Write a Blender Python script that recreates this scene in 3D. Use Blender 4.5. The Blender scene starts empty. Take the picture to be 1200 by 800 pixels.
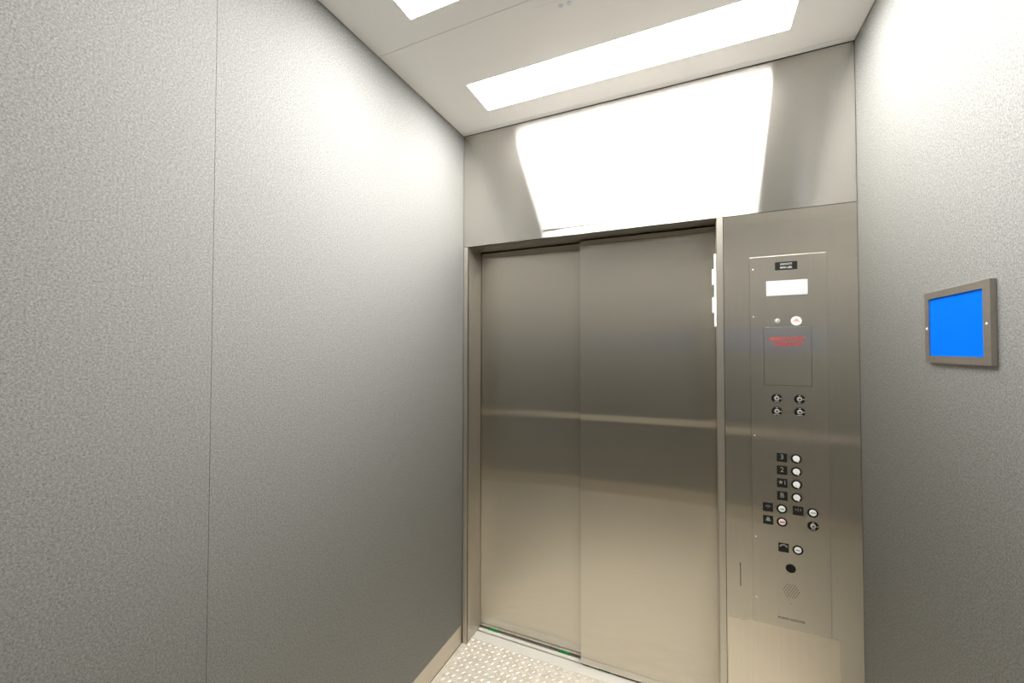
import bpy, bmesh, math
from mathutils import Vector, Matrix
S = bpy.context.scene
C = S.collection

# ------------------------------------------------------------------ camera, world, exposure
YAW, PITCH, ROLL = -0.419706, 0.020853, 0.0011934
cy, sy, cp, sp = math.cos(YAW), math.sin(YAW), math.cos(PITCH), math.sin(PITCH)
fw = Vector((sy*cp, cy*cp, sp)); rt = Vector((cy, -sy, 0)); up = rt.cross(fw)
r2 = rt*math.cos(ROLL) + up*math.sin(ROLL); u2 = -rt*math.sin(ROLL) + up*math.cos(ROLL)
cam_data = bpy.data.cameras.new('camera'); cam = bpy.data.objects.new('camera', cam_data); C.objects.link(cam)
M = Matrix((r2, u2, -fw)).transposed().to_4x4(); M.translation = Vector((0, 0, 1.585))
cam.matrix_world = M
cam_data.sensor_width = 36; cam_data.sensor_fit = 'HORIZONTAL'; cam_data.lens = 473.38*36/1200
cam_data.clip_start = 0.02
S.camera = cam
w = bpy.data.worlds.new('world'); S.world = w; w.use_nodes = True
w.node_tree.nodes['Background'].inputs[0].default_value = (0.05, 0.05, 0.05, 1)
w.node_tree.nodes['Background'].inputs[1].default_value = 0.2
S.view_settings.view_transform = 'Standard'
try: S.view_settings.look = 'None'
except Exception: pass
S.view_settings.exposure = 0.40
S.view_settings.gamma = 1
S.view_settings.use_curve_mapping = False
LIGHT = 27.0                      # radiance of the ceiling light diffusers
LCOL = (1.0, 0.985, 0.965)

# ------------------------------------------------------------------ room numbers (metres)
XL, XR, YF, YB, H, HD = -1.148, 0.574, 1.9164, -0.52, 2.7653, 2.149
BASE = 0.104

# ------------------------------------------------------------------ materials
def newmat(name):
    m = bpy.data.materials.new(name); m.use_nodes = True
    nt = m.node_tree; nt.nodes.clear()
    out = nt.nodes.new('ShaderNodeOutputMaterial')
    return m, nt, out
def N(nt, t, **kw):
    n = nt.nodes.new(t)
    for k, v in kw.items():
        if k in n.inputs: n.inputs[k].default_value = v
        else: setattr(n, k, v)
    return n
def coords(nt, scale=(1, 1, 1)):
    g = N(nt, 'ShaderNodeNewGeometry'); mp = N(nt, 'ShaderNodeMapping')
    mp.inputs['Scale'].default_value = scale
    nt.links.new(g.outputs['Position'], mp.inputs['Vector'])
    return mp.outputs[0]
def plain(name, col, rough=0.5, metal=0.0, spec=0.5):
    m, nt, out = newmat(name)
    p = N(nt, 'ShaderNodeBsdfPrincipled', Roughness=rough, Metallic=metal)
    p.inputs['Base Color'].default_value = (*col, 1)
    p.inputs['Specular IOR Level'].default_value = spec
    nt.links.new(p.outputs[0], out.inputs[0]); return m
def emis(name, col, s):
    m, nt, out = newmat(name)
    e = N(nt, 'ShaderNodeEmission', Strength=s); e.inputs[0].default_value = (*col, 1)
    nt.links.new(e.outputs[0], out.inputs[0]); return m
def steel(name, blur, col=(0.60, 0.56, 0.485), wide=0.42, narrow=0.05, haze=0.25, haze_rough=0.5, grain=(1, 1, 400), gamt=0.05, wave=0.0, patch=None):
    """brushed stainless: blur is the world direction in which reflections smear"""
    m, nt, out = newmat(name)
    L = nt.links.new
    pos = coords(nt, grain)
    nz = N(nt, 'ShaderNodeTexNoise', Scale=1.0, Detail=3.0); L(pos, nz.inputs['Vector'])
    big = N(nt, 'ShaderNodeTexNoise', Scale=2.2, Detail=2.0); L(coords(nt), big.inputs['Vector'])
    mixn = N(nt, 'ShaderNodeMath', operation='ADD'); L(nz.outputs[0], mixn.inputs[0]); L(big.outputs[0], mixn.inputs[1])
    mr = N(nt, 'ShaderNodeMapRange'); L(mixn.outputs[0], mr.inputs[0])
    mr.inputs['From Min'].default_value = 0.6; mr.inputs['From Max'].default_value = 1.4
    mr.inputs['To Min'].default_value = 1-gamt; mr.inputs['To Max'].default_value = 1+gamt
    sc = N(nt, 'ShaderNodeVectorMath', operation='SCALE'); sc.inputs[0].default_value = col
    L(mr.outputs[0], sc.inputs['Scale'])
    colout = sc.outputs[0]
    # roughness along T (blur) = wide, across = narrow
    ax, ay = wide, narrow                                   # microfacet alpha along / across the smear
    r = (ax*ay)**0.25; a = 1 - math.sqrt(ay/ax)
    g = N(nt, 'ShaderNodeBsdfAnisotropic', Roughness=r, Anisotropy=-a)
    g.distribution = 'GGX'
    tv = N(nt, 'ShaderNodeCombineXYZ'); 
    for i in range(3): tv.inputs[i].default_value = blur[i]
    L(tv.outputs[0], g.inputs['Tangent'])
    h = N(nt, 'ShaderNodeBsdfAnisotropic', Roughness=haze_rough, Anisotropy=0.0); h.distribution = 'GGX'
    L(colout, g.inputs['Color']); L(colout, h.inputs['Color'])
    if wave:
        wn = N(nt, 'ShaderNodeTexNoise', Scale=1.0, Detail=1.0); L(coords(nt, (2.2, 2.2, 1.2)), wn.inputs['Vector'])
        b = N(nt, 'ShaderNodeBump', Strength=1.0, Distance=wave); L(wn.outputs[0], b.inputs['Height'])
        L(b.outputs[0], g.inputs['Normal'])
    mx = N(nt, 'ShaderNodeMixShader'); mx.inputs[0].default_value = haze
    L(g.outputs[0], mx.inputs[1]); L(h.outputs[0], mx.inputs[2])
    L(mx.outputs[0], out.inputs[0])
    return m
VX, VY, VZ = (1, 0, 0), (0, 1, 0), (0, 0, 1)
M_transom = steel('brushed_steel_transom', VZ, wide=0.45, narrow=0.006, haze=0.12, grain=(500, 500, 3), col=(0.66, 0.63, 0.575))
M_door = steel('brushed_steel_door', VX, wide=0.35, narrow=0.002, haze=0.0, grain=(300, 4, 4), gamt=0.03)
M_return = steel('brushed_steel_return', VX, wide=0.30, narrow=0.004, haze=0.05, grain=(250, 4, 4))
M_plate = steel('brushed_steel_plate', VX, wide=0.30, narrow=0.008, haze=0.10, grain=(300, 4, 3), gamt=0.07)
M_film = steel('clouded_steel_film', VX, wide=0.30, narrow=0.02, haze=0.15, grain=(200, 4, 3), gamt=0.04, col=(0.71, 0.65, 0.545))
M_jamb = steel('brushed_steel_jamb', VX, wide=0.35, narrow=0.08, haze=0.3, grain=(4, 4, 400))
M_jamby = steel('brushed_steel_reveal', VY, wide=0.35, narrow=0.08, haze=0.3, grain=(4, 4, 400))
M_base = steel('brushed_steel_baseboard', VY, wide=0.4, narrow=0.12, haze=0.4, grain=(4, 4, 300), col=(0.68, 0.63, 0.55))
M_frame = steel('brushed_steel_frame', VZ, wide=0.35, narrow=0.15, haze=0.3, grain=(90, 90, 90), col=(0.5, 0.46, 0.41))
M_sill = plain('extruded_aluminium', (0.90, 0.87, 0.79), 0.45, 0.35)
M_chrome = plain('polished_chrome', (0.85, 0.84, 0.80), 0.35, 0.8)
M_barrel = plain('dark_barrel', (0.42, 0.40, 0.36), 0.35, 0.9)  # darker metal for the centre of the key switches
M_screw = plain('bright_screw', (0.9, 0.89, 0.86), 0.35, 0.4)
M_dark = plain('dark_gap', (0.012, 0.011, 0.009), 0.8)
M_gap = plain('grey_gap', (0.16, 0.16, 0.15), 0.7)
M_black = plain('black_plastic', (0.006, 0.006, 0.005), 0.4, 0, 0.25)
M_blacklab = plain('black_label', (0.012, 0.012, 0.009), 0.5, 0, 0.25)
M_white = plain('white_plastic', (0.86, 0.86, 0.85), 0.35)
M_grey = plain('grey_print', (0.28, 0.29, 0.27), 0.5)
M_lgrey = plain('light_print', (0.75, 0.75, 0.7), 0.5)
M_red = plain('red_print', (0.62, 0.03, 0.025), 0.5)
M_pink = plain('pale_red_print', (0.85, 0.38, 0.34), 0.5)
M_ink = plain('engraved_black', (0.03, 0.026, 0.02), 0.6)
M_green = plain('green_plastic', (0.02, 0.33, 0.08), 0.5)
M_blue = plain('blue_sheet', (0.0, 0.135, 0.70), 0.6, 0, 0.02)
M_lens = plain('clear_lens', (0.75, 0.79, 0.95), 0.1)
M_diff = emis('lit_diffuser', LCOL, LIGHT)
M_dim = emis('dimmed_diffuser', LCOL, LIGHT*0.3)
M_off = plain('unlit_diffuser', (0.85, 0.85, 0.83), 0.4)
M_house = plain('light_housing', (0.8, 0.8, 0.8), 0.5)
def ceiling_mat():
    m, nt, out = newmat('white_ceiling_enamel'); L = nt.links.new
    p = N(nt, 'ShaderNodeBsdfPrincipled', Roughness=0.45)
    p.inputs['Base Color'].default_value = (0.95, 0.94, 0.92, 1)
    p.inputs['Specular IOR Level'].default_value = 1.0
    L(p.outputs[0], out.inputs[0]); return m
M_ceil = ceiling_mat()
def laminate(name, rough, k):
    m, nt, out = newmat(name); L = nt.links.new
    pos = coords(nt)
    n1 = N(nt, 'ShaderNodeTexNoise', Scale=230.0, Detail=2.0, Roughness=0.6); L(pos, n1.inputs['Vector'])
    n2 = N(nt, 'ShaderNodeTexNoise', Scale=600.0, Detail=1.0); L(pos, n2.inputs['Vector'])
    ad = N(nt, 'ShaderNodeMath', operation='ADD'); L(n1.outputs[0], ad.inputs[0]); L(n2.outputs[0], ad.inputs[1])
    cr = N(nt, 'ShaderNodeValToRGB')
    mr = N(nt, 'ShaderNodeMapRange'); L(ad.outputs[0], mr.inputs[0])
    mr.inputs['From Min'].default_value = 0.7; mr.inputs['From Max'].default_value = 1.3
    L(mr.outputs[0], cr.inputs[0])
    cr.color_ramp.elements[0].color = (0.23*k, 0.234*k, 0.225*k, 1)
    cr.color_ramp.elements[1].color = (0.50*k, 0.498*k, 0.478*k, 1)
    b = N(nt, 'ShaderNodeBump', Strength=0.2, Distance=0.0005); L(n1.outputs[0], b.inputs['Height'])
    df = N(nt, 'ShaderNodeBsdfDiffuse'); gl = N(nt, 'ShaderNodeBsdfAnisotropic', Roughness=rough); gl.distribution = 'BECKMANN'
    for n in (df, gl): L(cr.outputs[0], n.inputs['Color']); L(b.outputs[0], n.inputs['Normal'])
    mx = N(nt, 'ShaderNodeMixShader'); mx.inputs[0].default_value = 0.87
    L(df.outputs[0], mx.inputs[1]); L(gl.outputs[0], mx.inputs[2]); L(mx.outputs[0], out.inputs[0]); return m
M_lam = laminate('speckled_grey_laminate', 0.80, 0.84)
M_lamr = laminate('speckled_grey_laminate_rear', 0.50, 0.95)
def tread():
    m, nt, out = newmat('aluminium_tread_plate'); L = nt.links.new
    n1 = N(nt, 'ShaderNodeTexNoise', Scale=22.0, Detail=6.0, Roughness=0.7); L(coords(nt), n1.inputs['Vector'])
    cr = N(nt, 'ShaderNodeValToRGB'); L(n1.outputs[0], cr.inputs[0])
    cr.color_ramp.elements[0].position = 0.3; cr.color_ramp.elements[0].color = (0.68, 0.615, 0.51, 1)
    cr.color_ramp.elements[1].position = 0.6; cr.color_ramp.elements[1].color = (0.88, 0.82, 0.71, 1)
    p = N(nt, 'ShaderNodeBsdfPrincipled', Roughness=0.5, Metallic=0.4)
    L(cr.outputs[0], p.inputs['Base Color']); L(p.outputs[0], out.inputs[0]); return m
M_tread = tread()
M_lug = plain('polished_lug', (0.93, 0.88, 0.78), 0.35, 0.5)

# ------------------------------------------------------------------ builders
def link(o, parent=None):
    C.objects.link(o)
    if parent is not None: o.parent = parent
    return o
def wloc(o):
    v = Vector((0, 0, 0))
    while o is not None: v += o.location; o = o.parent
    return v
def obj(name, bm, mat, parent=None, smooth=False):
    """mesh built in room coordinates, stored relative to its parent"""
    off = wloc(parent) if parent is not None else Vector((0, 0, 0))
    bmesh.ops.recalc_face_normals(bm, faces=bm.faces)
    me = bpy.data.meshes.new(name)
    xs = [v.co for v in bm.verts]
    lo = Vector((min(v.x for v in xs), min(v.y for v in xs), min(v.z for v in xs)))
    hi = Vector((max(v.x for v in xs), max(v.y for v in xs), max(v.z for v in xs)))
    c = (lo+hi)/2; c.z = lo.z
    bm.transform(Matrix.Translation(-c))
    bm.to_mesh(me); bm.free()
    if smooth:
        for p in me.polygons: p.use_smooth = True
    me.materials.append(mat)
    o = bpy.data.objects.new(name, me); link(o, parent); o.location = c-off
    return o
def empty(name, loc, parent=None):
    o = bpy.data.objects.new(name, None); link(o, parent); o.location = loc; o.empty_display_size = .05; return o
def tag(o, label=None, cat=None, group=None, kind=None):
    if label: o['label'] = label
    if cat: o['category'] = cat
    if group: o['group'] = group
    if kind: o['kind'] = kind
    return o
def box(bm, x0, x1, y0, y1, z0, z1, bev=0.0):
    t = bmesh.new()
    bmesh.ops.create_cube(t, size=1)
    t.transform(Matrix.Translation(((x0+x1)/2, (y0+y1)/2, (z0+z1)/2)) @ Matrix.Diagonal((x1-x0, y1-y0, z1-z0, 1)))
    if bev: bmesh.ops.bevel(t, geom=t.edges[:], offset=bev, segments=2, profile=0.6, affect='EDGES')
    me = bpy.data.meshes.new('t'); t.to_mesh(me); t.free(); bm.from_mesh(me); bpy.data.meshes.remove(me)
def bx(*a, bev=0.0):
    bm = bmesh.new(); box(bm, *a, bev=bev); return bm
def disc(bm, x, z, y0, y1, r0, r1=None, seg=28, sx=1.0):
    """lathe facing -y: from y0 (back, larger y) to y1 (front)"""
    r1 = r0 if r1 is None else r1
    A = [bm.verts.new((x+sx*r0*math.cos(t), y0, z+r0*math.sin(t))) for t in [2*math.pi*i/seg for i in range(seg)]]
    B = [bm.verts.new((x+sx*r1*math.cos(t), y1, z+r1*math.sin(t))) for t in [2*math.pi*i/seg for i in range(seg)]]
    for i in range(seg):
        j = (i+1) % seg; bm.faces.new((A[i], A[j], B[j], B[i]))
    bm.faces.new(A[::-1]); bm.faces.new(B)
def prism(bm, pts, y0, y1):
    A = [bm.verts.new((p[0], y0, p[1])) for p in pts]; B = [bm.verts.new((p[0], y1, p[1])) for p in pts]
    n = len(pts)
    for i in range(n):
        j = (i+1) % n; bm.faces.new((A[i], A[j], B[j], B[i]))
    bm.faces.new(A[::-1]); bm.faces.new(B)
def text_bm(lines, x, z, y, size, width=None, spacing=1.0, bold=0.0, ext=0.0003, leading=1.0):
    """flat lettering facing -y, centred at x, z"""
    cu = bpy.data.curves.new('t', 'FONT'); cu.body = '\n'.join(lines); cu.size = size; cu.align_x = 'CENTER'; cu.align_y = 'CENTER'
    cu.extrude = ext; cu.offset = bold; cu.space_character = spacing; cu.space_line = leading; cu.resolution_u = 2
    o = bpy.data.objects.new('t', cu); C.objects.link(o)
    dg = bpy.context.evaluated_depsgraph_get(); me = bpy.data.meshes.new_from_object(o.evaluated_get(dg))
    bm = bmesh.new(); bm.from_mesh(me)
    xs = [v.co.x for v in bm.verts]; ys = [v.co.y for v in bm.verts]
    k = width/(max(xs)-min(xs)) if width else 1.0
    cx = (max(xs)+min(xs))/2; cz = (max(ys)+min(ys))/2
    for v in bm.verts:
        v.co = Vector((x+(v.co.x-cx)*k, y-v.co.z, z+(v.co.y-cz)))
    bpy.data.objects.remove(o); bpy.data.curves.remove(cu); bpy.data.meshes.remove(me)
    return bm

# ------------------------------------------------------------------ structure
# floor: sub-base, aluminium tread plate with raised lugs
FY = 1.975
floor = tag(obj('floor', bx(XL-.05, XR+.05, YB-.05, 2.25, -.10, -.030), M_dark), 'bright aluminium tread-plate floor of the lift car', 'floor', kind='structure')
obj('tread_plate', bx(XL-.002, XR+.002, YB, FY, -.029, 0.0), M_tread, floor)
bm = bmesh.new()
def lug(bm, cx, cy_, ang, l=.0125, w_=.0034, h=.0016):
    ca, sa = math.cos(ang), math.sin(ang)
    def P(a, b, z): return bm.verts.new((cx+a*ca-b*sa, cy_+a*sa+b*ca, z))
    ring = [P(-l, 0, 0), P(-l*.45, -w_, 0), P(l*.45, -w_, 0), P(l, 0, 0), P(l*.45, w_, 0), P(-l*.45, w_, 0)]
    top = [P(-l*.4, 0, h), P(l*.4, 0, h)]
    bm.faces.new((ring[0], ring[1], top[0])); bm.faces.new((ring[1], ring[2], top[1], top[0])); bm.faces.new((ring[2], ring[3], top[1]))
    bm.faces.new((ring[3], ring[4], top[1])); bm.faces.new((ring[4], ring[5], top[0], top[1])); bm.faces.new((ring[5], ring[0], top[0]))
for i in range(-1, 49):
    for j in range(-67, 4):
        for h, (ang, l) in enumerate(((52, .0120), (-38, .0110))):
            x = -1.1083+(i+.5*h)*.0348; y = 1.8554+(j+.5*h)*.0359
            if XL+.014 < x < XR-.014 and YB+.014 < y < FY-.010:
                lug(bm, x, y, math.radians(ang), l, .0030, .0014)
o = obj('raised_lug', bm, M_lug, floor); tag(o, kind='stuff')

# walls
def side_wall(name, x, sgn, seam, lab):
    s = -sgn                                                # towards the outside
    xs = sorted((x+s*.012, x+s*.06))
    wall = tag(obj(name, bx(xs[0], xs[1], YB-.05, 2.25, -.1, H+.15), M_gap), lab, 'wall', kind='structure')
    ys = [YB+.001, seam-.0004, seam+.0004, YF-.0005]
    for k in (0, 2):
        xx = sorted((x, x+s*.012))
        obj('wall_panel', bx(xx[0], xx[1], ys[k], ys[k+1], BASE, H+.02, bev=.0004), M_lam, wall)
    return wall
side_wall('wall_left', XL, 1, .645, 'left lift wall clad in large speckled grey laminate panels')
side_wall('wall_right', XR, -1, .645, 'right lift wall clad in speckled grey laminate, carrying the blue panel')
def baseboard(name, x, sgn, lab):
    s = -sgn; xx = sorted((x+s*.004, x+s*.012))
    tag(obj(name, bx(xx[0], xx[1], YB+.001, YF-.0005, .001, BASE-.0008, bev=.0006), M_base), lab, 'baseboard', kind='structure')
baseboard('baseboard_left', XL, 1, 'brushed steel skirting strip at the foot of the left wall')
baseboard('baseboard_right', XR, -1, 'brushed steel skirting strip at the foot of the right wall')
wb = tag(obj('wall_back', bx(XL-.06, XR+.06, YB-.07, YB-.012, -.1, H+.15), M_dark), 'rear lift wall of speckled grey laminate, seen mirrored in the doors', 'wall', kind='structure')
xs = [XL+.002, XL+.574, XL+1.148, XR-.002]
for k in range(3):
    obj('wall_panel', bx(xs[k]+.001, xs[k+1]-.001, YB-.012, YB, .13, H+.02, bev=.0007), M_lamr, wb)
M_baseb = steel('brushed_steel_rear_base', VX, wide=0.4, narrow=0.12, haze=0.4, grain=(4, 4, 300), col=(0.72, 0.67, 0.58))
tag(obj('baseboard_back', bx(XL+.002, XR-.002, YB-.012, YB-.002, .001, .129), M_baseb), 'brushed steel skirting strip at the foot of the rear wall', 'baseboard', kind='structure')

# front wall: transom, header soffit, left jamb, right return with its post
wf = tag(obj('wall_front', bx(XL-.06, XR+.06, 2.14, 2.2, -.1, H+.15), M_dark), 'brushed stainless steel front wall around the lift doors', 'wall', kind='structure')
ZT = H-.0012
tr = obj('transom_panel', bx(XL+.001, XR-.001, YF, YF+.012, HD, ZT, bev=.0008), M_transom, wf)
tag(tr, 'bright steel panel above the doors mirroring the ceiling lights')
obj('header_soffit', bx(XL+.001, 0.122, YF+.0125, 2.139, HD+.001, HD+.012), M_jamb, wf)
XJ = -1.1215
obj('jamb_strip', bx(XL+.001, XJ, YF, YF+.010, .001, HD-.0015, bev=.0022), M_jamb, wf)
obj('jamb_reveal', bx(XJ-.010, XJ, YF+.0105, 2.069, .001, HD), M_jamby, wf)
PX0, PX1 = 0.098, 0.1225
bm = bx(PX0, PX1-.0006, YF, YF+.012, .001, HD-.0015, bev=.0012)
box(bm, PX0+.013, PX0+.0145, YF-.0012, YF+.001, .002, HD-.003)
obj('door_post', bm, M_jamb, wf)
obj('post_reveal', bx(PX0+.0003, PX0+.012, YF+.0125, 2.022, .001, HD), M_jamby, wf)
# return panel with a narrow slot in it
SX0, SX1, SZ0, SZ1 = .1732, .1758, .619, .713
bm = bmesh.new()
R0, R1, RZ0, RZ1 = PX1+.0012, XR-.001, .001, HD-.002
for a in ((R0, SX0, RZ0, RZ1), (SX1, R1, RZ0, RZ1), (SX0, SX1, RZ0, SZ0), (SX0, SX1, SZ1, RZ1)):
    box(bm, a[0], a[1], YF, YF+.010, a[2], a[3])
bmesh.ops.remove_doubles(bm, verts=bm.verts, dist=1e-5)
obj('return_panel', bm, M_return, wf)
obj('backing_plate', bx(PX1-.004, XR-.001, YF+.0125, YF+.016, .001, HD-.001), M_dark, wf)
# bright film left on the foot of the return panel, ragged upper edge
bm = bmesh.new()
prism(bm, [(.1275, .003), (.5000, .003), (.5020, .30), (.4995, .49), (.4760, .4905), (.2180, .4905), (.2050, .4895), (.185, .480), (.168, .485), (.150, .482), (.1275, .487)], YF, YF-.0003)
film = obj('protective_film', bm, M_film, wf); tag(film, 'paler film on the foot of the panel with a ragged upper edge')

# ceiling of white enamelled panels, each with an opening for its light
ceil = tag(obj('ceiling', bx(XL-.06, XR+.06, YB-.07, 2.2, H+.05, H+.15), M_dark), 'white enamelled ceiling panels with flush rectangular lights', 'ceiling', kind='structure')
LX0, LX1 = -.911, .336
lights = [(1.543, 1.750, .5), (.940, 1.149, .5), (.337, .546, .5), (-.266, -.057, .5)]
seams = [YB+.002, -.029, .609, 1.247, 1.885, YF-.003]
def ring(x0, x1, y0, y1, holes):
    bm = bmesh.new(); z0, z1 = H, H+.012
    yy = y0
    for (a, b) in holes:
        box(bm, x0, x1, yy, a, z0, z1); box(bm, x0, LX0, a, b, z0, z1); box(bm, LX1, x1, a, b, z0, z1); yy = b
    box(bm, x0, x1, yy, y1, z0, z1)
    bmesh.ops.remove_doubles(bm, verts=bm.verts, dist=1e-6)
    return bm
for k in range(5):
    a, b = seams[k]+.0012, seams[k+1]-.0012
    hs = [(l[0], l[1]) for l in lights if l[0] > a and l[1] < b]
    obj('ceiling_panel', ring(XL+.002, XR-.002, a, b, sorted(hs)), M_ceil, ceil)
obj('seam_backing', bx(XL+.002, XR-.002, YB, YF+.01, H+.0121, H+.014), plain('seam_grey', (.25, .24, .22), .6), ceil) if False else None
labs = ['long lit ceiling panel nearest the doors', 'lit ceiling panel cut off by the top edge of the picture',
        'dim ceiling panel overhead, third back from the doors', 'unlit ceiling panel by the rear wall, farthest from the doors']
for k, (a, b, _) in enumerate(lights):
    t = empty('ceiling_light', ((LX0+LX1)/2, (a+b)/2, H+.001))
    tag(t, labs[k], 'ceiling light', 'flush ceiling light panels')
    obj('diffuser', bx(LX0+.001, LX1-.001, a+.001, b-.001, H+.001, H+.006), (M_diff, M_diff, M_dim, M_off)[k], t)
    obj('housing', bx(LX0+.002, LX1-.002, a+.002, b-.002, H+.0061, H+.045), M_house, t)
# small flush plate with two round lenses beside the second light
t = empty('emergency_light', (-.30, 1.31, H-.0015)); tag(t, 'faint flush ceiling plate with two tiny round lenses between the lit panels', 'emergency light')
obj('cover_plate', bx(-.485, -.12, 1.285, 1.337, H-.0014, H-.0002, bev=.0005), M_ceil, t)
for x in (-.372, -.403):
    bm = bmesh.new(); bmesh.ops.create_uvsphere(bm, u_segments=16, v_segments=8, radius=.008, matrix=Matrix.Translation((x, 1.309, H-.0015)) @ Matrix.Diagonal((1, 1, .5, 1)))
    obj('lens', bm, M_lens, t, smooth=True)

# ------------------------------------------------------------------ doors and sill
d1 = empty('door_1', (-.51, 2.05, 0)); tag(d1, 'pair of brushed stainless steel sliding lift doors, closed', 'door', kind='structure')
ZB, ZD = .010, HD-.006
o = obj('door_panel', bx(-.524, .135, 2.03, 2.056, ZB, ZD, bev=.0012), M_door, d1); tag(o, 'wide nearer door leaf on the right')
o = obj('door_panel', bx(-1.145, -.49, 2.074, 2.100, ZB, ZD, bev=.0012), M_door, d1); tag(o, 'farther door leaf on the left')
GX = [(-1.075, -1.005), (-.655, -.595)]
for a, b in GX: obj('door_gib', bx(a, b, 2.0720, 2.079, -.010, .0070), M_green, d1)
for a, b in [(-.438, -.380)]: obj('door_gib', bx(a, b, 2.0395, 2.0455, -.010, .0070), M_green, d1)
sill = tag(empty('trim_1', (-.5, 2.03, -.02)), 'bright aluminium door sill with two dark running grooves', 'sill', kind='structure')
for y0, y1 in ((FY+.0015, 2.0355), (2.0465, 2.0685), (2.0815, 2.135)):
    obj('sill_rail', bx(XL+.002, .35, y0, y1, -.028, -.0003, bev=.0008), M_sill, sill)

# white plastic door-edge strip with two tabs at the post
t = empty('door_edge_bumper', (.092, 1.975, 1.69)); tag(t, 'white plastic bumper strip with two tabs beside the right door leaf', 'bumper')
obj('strip', bx(.0895, .0978, 1.968, 1.986, 1.688, 2.006, bev=.0008), M_white, t)
for z0, z1 in ((1.871, 1.940), (1.749, 1.816)):
    obj('tab', bx(.0815, .0894, 1.966, 1.988, z0, z1, bev=.001), M_white, t)

# ------------------------------------------------------------------ handrail on the rear wall
t = empty('handrail', (-.29, YB+.035, .83)); tag(t, 'flat steel handrail along the rear wall, mirrored as a pale line in the doors', 'handrail')
obj('rail', bx(XL+.08, XR-.08, YB+.032, YB+.044, .797, .860, bev=.002), plain('satin_rail_steel', (.85, .79, .68), .6, .6), t)
for x in (-.95, -.29, .37):
    obj('bracket', bx(x-.012, x+.012, YB+.0005, YB+.0318, .815, .842, bev=.001), M_chrome, t)

# ------------------------------------------------------------------ position indicator above the doors
t = empty('floor_indicator', (-.515, YF, 2.188)); tag(t, 'shallow steel floor indicator plate on the panel above the doors', 'floor indicator')
obj('plate', bx(-.686, -.345, YF-.0035, YF-.0003, 2.188, 2.254, bev=.0008), M_transom, t)
for s, x in (('B', -.573), ('★', -.541), ('2', -.491), ('3', -.45)):
    if s == '★':
        bm = bmesh.new(); prism(bm, [(x+(.008 if k % 2 == 0 else .0032)*math.sin(math.pi*k/5), 2.2225+(.008 if k % 2 == 0 else .0032)*math.cos(math.pi*k/5)) for k in range(10)], YF-.0036, YF-.0040)
    else: bm = text_bm([s], x, 2.2225, YF-.0038, .026)
    obj('numeral', bm, M_lgrey, t)
for x in (-.663, -.372):
    bm = bmesh.new(); disc(bm, x, 2.221, YF-.0034, YF-.0050, .0038, .003, 14); obj('screw', bm, M_screw, t)

# ------------------------------------------------------------------ blue panel in its steel frame on the right wall
t = empty('wall_frame', (XR, 1.294, 1.553)); tag(t, 'small steel frame with a plain blue sheet on the right wall', 'frame')
T = .010; y0, y1, z0, z1 = 1.166, 1.424, 1.553, 1.7345; i0, i1, j0, j1 = 1.190, 1.405, 1.571, 1.7175
bm = bmesh.new(); xf = XR-T
for a in ((y0, y1, z0, j0), (y0, y1, j1, z1), (y0, i0, j0, j1), (i1, y1, j0, j1)):
    box(bm, xf, XR-.0005, *a)
bmesh.ops.remove_doubles(bm, verts=bm.verts, dist=1e-6)
obj('frame', bm, M_frame, t)
o = obj('blue_insert', bx(xf+.003, XR-.001, i0, i1, j0, j1), M_blue, t); tag(o, 'plain bright blue sheet')
for y in (1.178, 1.4145):
    bm = bmesh.new(); bmesh.ops.create_uvsphere(bm, u_segments=12, v_segments=6, radius=.0032, matrix=Matrix.Translation((xf, y, 1.641)) @ Matrix.Diagonal((.5, 1, 1, 1)))
    obj('screw', bm, M_screw, t, smooth=True)

# ------------------------------------------------------------------ car operating panel
P = YF-.003                                             # front of the faceplate
cop = empty('operating_panel', (.347, YF, .491)); tag(cop, 'tall steel lift control panel with floor buttons right of the doors', 'control panel')
obj('faceplate', bx(.2185, .4755, P, YF-.0002, .491, 1.9655, bev=.0010), M_plate, cop)
for z in (1.916, 1.722, 1.238, .831, .590):
    bm = bmesh.new(); disc(bm, .2300, z, P, P-.0014, .0030, .0022, 14); obj('screw', bm, M_screw, cop)
o = obj('capacity_label', bx(.3070, .3818, P-.0012, P-.0001, 1.9065, 1.9385), M_blacklab, cop); tag(o, 'black plate reading CAPACITY 4000 LBS.')
obj('lettering', text_bm(['CAPACITY'], .3445, 1.9295, P-.0013, .0115, width=.040, spacing=1.15, bold=.0001), M_lgrey, o)
obj('lettering', text_bm(['4000 LBS.'], .3445, 1.9160, P-.0013, .0115, width=.042, spacing=1.15, bold=.0001), M_lgrey, o)
o = obj('display_window', bx(.2758, .4145, P-.0035, P-.0001, 1.8035, 1.8640, bev=.0016), plain('display_white', (.68, .68, .70), .3), cop); tag(o, 'blank white display')
# key lock and firefighter sign
def keylock(x, z, r, par, name='key_lock'):
    bm = bmesh.new(); disc(bm, x, z, P, P-.004, r, r*.86, 24); l = obj(name, bm, M_chrome, par)
    bm = bmesh.new(); disc(bm, x, z, P-.0041, P-.0048, r*.55, r*.5, 18); obj('lock_barrel', bm, M_screw, l)
    obj('keyhole', bx(x-r*.10, x+r*.10, P-.0053, P-.0049, z-r*.38, z+r*.38), M_black, l)
    return l
tag(keylock(.3134, 1.7025, .0098, cop), 'small chrome key lock beside the round white sign')
bm = bmesh.new(); disc(bm, .3763, 1.7010, P, P-.0015, .0182, .0175, 36)
o = obj('firefighter_sign', bm, M_white, cop); tag(o, 'round white sign with a pale red helmet')
bm = bmesh.new()
hat = [(-.0120, -.0045), (-.0085, -.0015), (-.0070, .0045), (-.0030, .0085), (0, .0105), (.0030, .0085), (.0070, .0045), (.0085, -.0015), (.0120, -.0045), (.0105, -.0060), (.0070, -.0030), (-.0070, -.0030), (-.0105, -.0060)]
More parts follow.
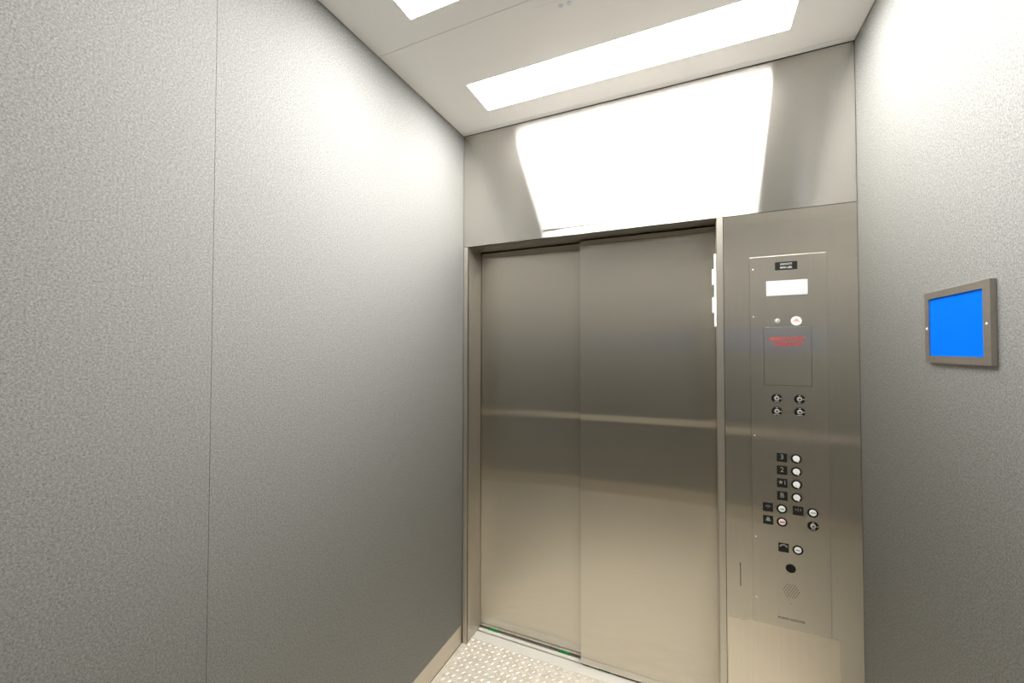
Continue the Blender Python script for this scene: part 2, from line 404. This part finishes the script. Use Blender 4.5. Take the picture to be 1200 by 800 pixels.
prism(bm, [(.3763+a, 1.7010+b) for a, b in hat], P-.0016, P-.0018)
obj('helmet_mark', bm, M_pink, o)
# firefighters' cabinet door rimmed by a flat dark sheet painting the gap's shade
o = obj('cabinet_gap_shade', bx(.2645, .4250, P-.0003, P-.0001, 1.4440, 1.6795), plain('gap_shadow', (.12, .105, .085), .5, .6), cop)
cd = obj('cabinet_door', bx(.2660, .4235, P-.0012, P-.0003, 1.4458, 1.6780, bev=.0005), M_plate, cop); tag(cd, 'square access door lettered FIREFIGHTERS\' OPERATION in red')
obj('lettering', text_bm(["FIREFIGHTERS'"], .3450, 1.6300, P-.0014, .0195, width=.118, bold=.0003), M_red, cd)
obj('lettering', text_bm(['OPERATION'], .3455, 1.6090, P-.0014, .0195, width=.089, bold=.0003), M_red, cd)
# key switches
def keyswitch(x, z, words, lab):
    bm = bmesh.new(); disc(bm, x, z, P, P-.0010, .0182, .0180, 32)
    k = obj('key_switch', bm, M_black, cop); tag(k, lab)
    bm = bmesh.new(); disc(bm, x, z+.0005, P-.0011, P-.0050, .0090, .0080, 24); obj('lock_ring', bm, M_chrome, k, smooth=False)
    bm = bmesh.new(); disc(bm, x, z+.0005, P-.0051, P-.0056, .0052, .0048, 18); obj('lock_barrel', bm, M_barrel, k)
    obj('keyhole', bx(x-.0012, x+.0012, P-.0062, P-.0057, z-.003, z+.004), M_black, k)
    obj('lettering', text_bm([words], x, z-.0130, P-.0012, .0062, width=min(.020, .0032*len(words)), bold=.0001), M_lgrey, k)
    obj('lettering', text_bm(['OFF'], x, z+.0135, P-.0012, .0055, width=.0075, bold=.0001), M_lgrey, k)
    obj('lettering', text_bm(['ON'], x+.0135, z, P-.0012, .0055, width=.0060, bold=.0001), M_lgrey, k)
keyswitch(.3073, 1.3925, 'LIGHT', 'round black key switch marked LIGHT, upper left')
keyswitch(.3833, 1.3925, 'FAN', 'round black key switch marked FAN, upper right')
keyswitch(.3073, 1.3410, 'IND SVC', 'round black key switch, lower left')
keyswitch(.3835, 1.3420, 'INSPECT', 'round black key switch, lower right')
keyswitch(.4211, .9055, 'STOP', 'round black key switch below the door close button')
# call buttons with their black label plates
def label_plate(x, z, glyph, lab):
    o = obj('button_label', bx(x-.0172, x+.0172, P-.0010, P-.0001, z-.0172, z+.0172), M_blacklab, cop); tag(o, lab)
    y = P-.0012
    if glyph in ('3', '2', 'B'):
        obj('raised_numeral', text_bm([glyph], x, z+.003, y, .027, bold=.0001), M_grey, o)
        return
    bm = bmesh.new()
    def star(cx, cz, R):
        prism(bm, [(cx+(R if k % 2 == 0 else R*.42)*math.sin(math.pi*k/5), cz+(R if k % 2 == 0 else R*.42)*math.cos(math.pi*k/5)) for k in range(10)], P-.0011, P-.0015)
    def tri(cx, cz, s, w_, h_):
        prism(bm, [(cx-s*w_/2, cz-h_/2), (cx+s*w_/2, cz), (cx-s*w_/2, cz+h_/2)], P-.0011, P-.0015)
    if glyph == 'star':
        star(x-.005, z+.003, .0085); box(bm, x+.0080, x+.0102, P-.0015, P-.0011, z-.006, z+.011)
    elif glyph == 'open':
        tri(x-.0065, z+.004, -1, .004, .008); tri(x+.0065, z+.004, 1, .004, .008); box(bm, x-.0007, x+.0007, P-.0015, P-.0011, z-.003, z+.011)
    elif glyph == 'close':
        tri(x-.0070, z+.004, 1, .004, .008); tri(x+.0070, z+.004, -1, .004, .008); box(bm, x-.0007, x+.0007, P-.0015, P-.0011, z-.003, z+.011)
    elif glyph == 'bell':
        prism(bm, [(x+a, z+.003+b) for a, b in [(-.010, -.006), (-.0065, -.002), (-.0055, .004), (-.0025, .0085), (.0025, .0085), (.0055, .004), (.0065, -.002), (.010, -.006), (.003, -.006), (.003, -.0078), (-.003, -.0078), (-.003, -.006)]], P-.0011, P-.0015)
    elif glyph == 'phone':
        prism(bm, [(x+a, z+.008+b) for a, b in [(-.0135, -.0055), (-.0125, 0), (-.006, .0045), (0, .0055), (.006, .0045), (.0125, 0), (.0135, -.0055), (.0085, -.0055), (.0075, -.001), (0, .0015), (-.0075, -.001), (-.0085, -.0055)]], P-.0011, P-.0015)
    obj('raised_symbol', bm, M_grey, o)
def button(x, z, kind, lab):
    bm = bmesh.new(); disc(bm, x, z, P, P-.0016, .0178, .0177, 32)
    o = obj('call_button', bm, M_black, cop); tag(o, lab)
    bm = bmesh.new(); disc(bm, x, z+.0008, P-.0017, P-.0042, .0118, .0112, 28); obj('button_cap', bm, M_white, o)
    if kind == 'floor':
        bm = bmesh.new(); prism(bm, [(x+.0015, z-.0108), (x+.0085, z-.0060), (x+.0070, z-.0142)], P-.0024, P-.0030); obj('painted_highlight', bm, M_white, o)  # white wedge: the cap's highlight tail, painted as a solid shape
    if kind in ('OPEN', 'CLOSE', 'HELP'):
        obj('lettering', text_bm([kind], x, z+.0008, P-.0044, .0075, width=.0155, bold=.0004), M_grey, o)
    if kind == 'ALARM':
        obj('lettering', text_bm([kind], x, z+.0008, P-.0044, .0080, width=.0180, bold=.0008), M_red, o)
for z, g, n in ((1.1587, '3', '3'), (1.1083, '2', '2'), (1.0580, 'star', 'star 1'), (1.0073, 'B', 'B')):
    label_plate(.3222, z, g, 'black plate marked '+n); button(.3697, z, 'floor', 'white floor button beside the plate marked '+n)
label_plate(.2728, .9560, 'open', 'black plate with door open arrows'); button(.3200, .9555, 'OPEN', 'white door open button')
label_plate(.3735, .9568, 'close', 'black plate with door close arrows'); button(.4209, .9563, 'CLOSE', 'white door close button')
label_plate(.2730, .9050, 'bell', 'black plate with alarm bell'); button(.3200, .9044, 'ALARM', 'white alarm button with red mark')
label_plate(.3240, .8046, 'phone', 'black plate with telephone receiver'); button(.3710, .8040, 'HELP', 'white help button by the telephone plate')
bm = bmesh.new(); disc(bm, .3472, .7277, P, P-.0012, .0170, .0165, 32); o = obj('sensor_window', bm, M_black, cop); tag(o, 'plain black round window below the telephone button')
# speaker holes
bm = bmesh.new()
for i in range(-5, 6):
    for j in range(-5, 6):
        x = i*.0086+(.0043 if j % 2 else 0); z = j*.0078
        if x*x+z*z <= .0268**2: disc(bm, .3474+x, .6400+z, P-.00005, P-.00025, .0017, .0017, 8)
o = obj('speaker_grille', bm, M_black, cop); tag(o, 'round cluster of tiny speaker holes', kind='stuff')
bm = bmesh.new(); disc(bm, .3472, .5905, P-.00005, P-.00025, .0016, .0016, 10); obj('microphone_hole', bm, M_ink, cop)
o = obj('maker_lettering', text_bm(['MURPHY ELEVATOR'], .3470, .5290, P-.0004, .0125, width=.088, bold=0.0), M_ink, cop); tag(o, 'black engraved maker name')
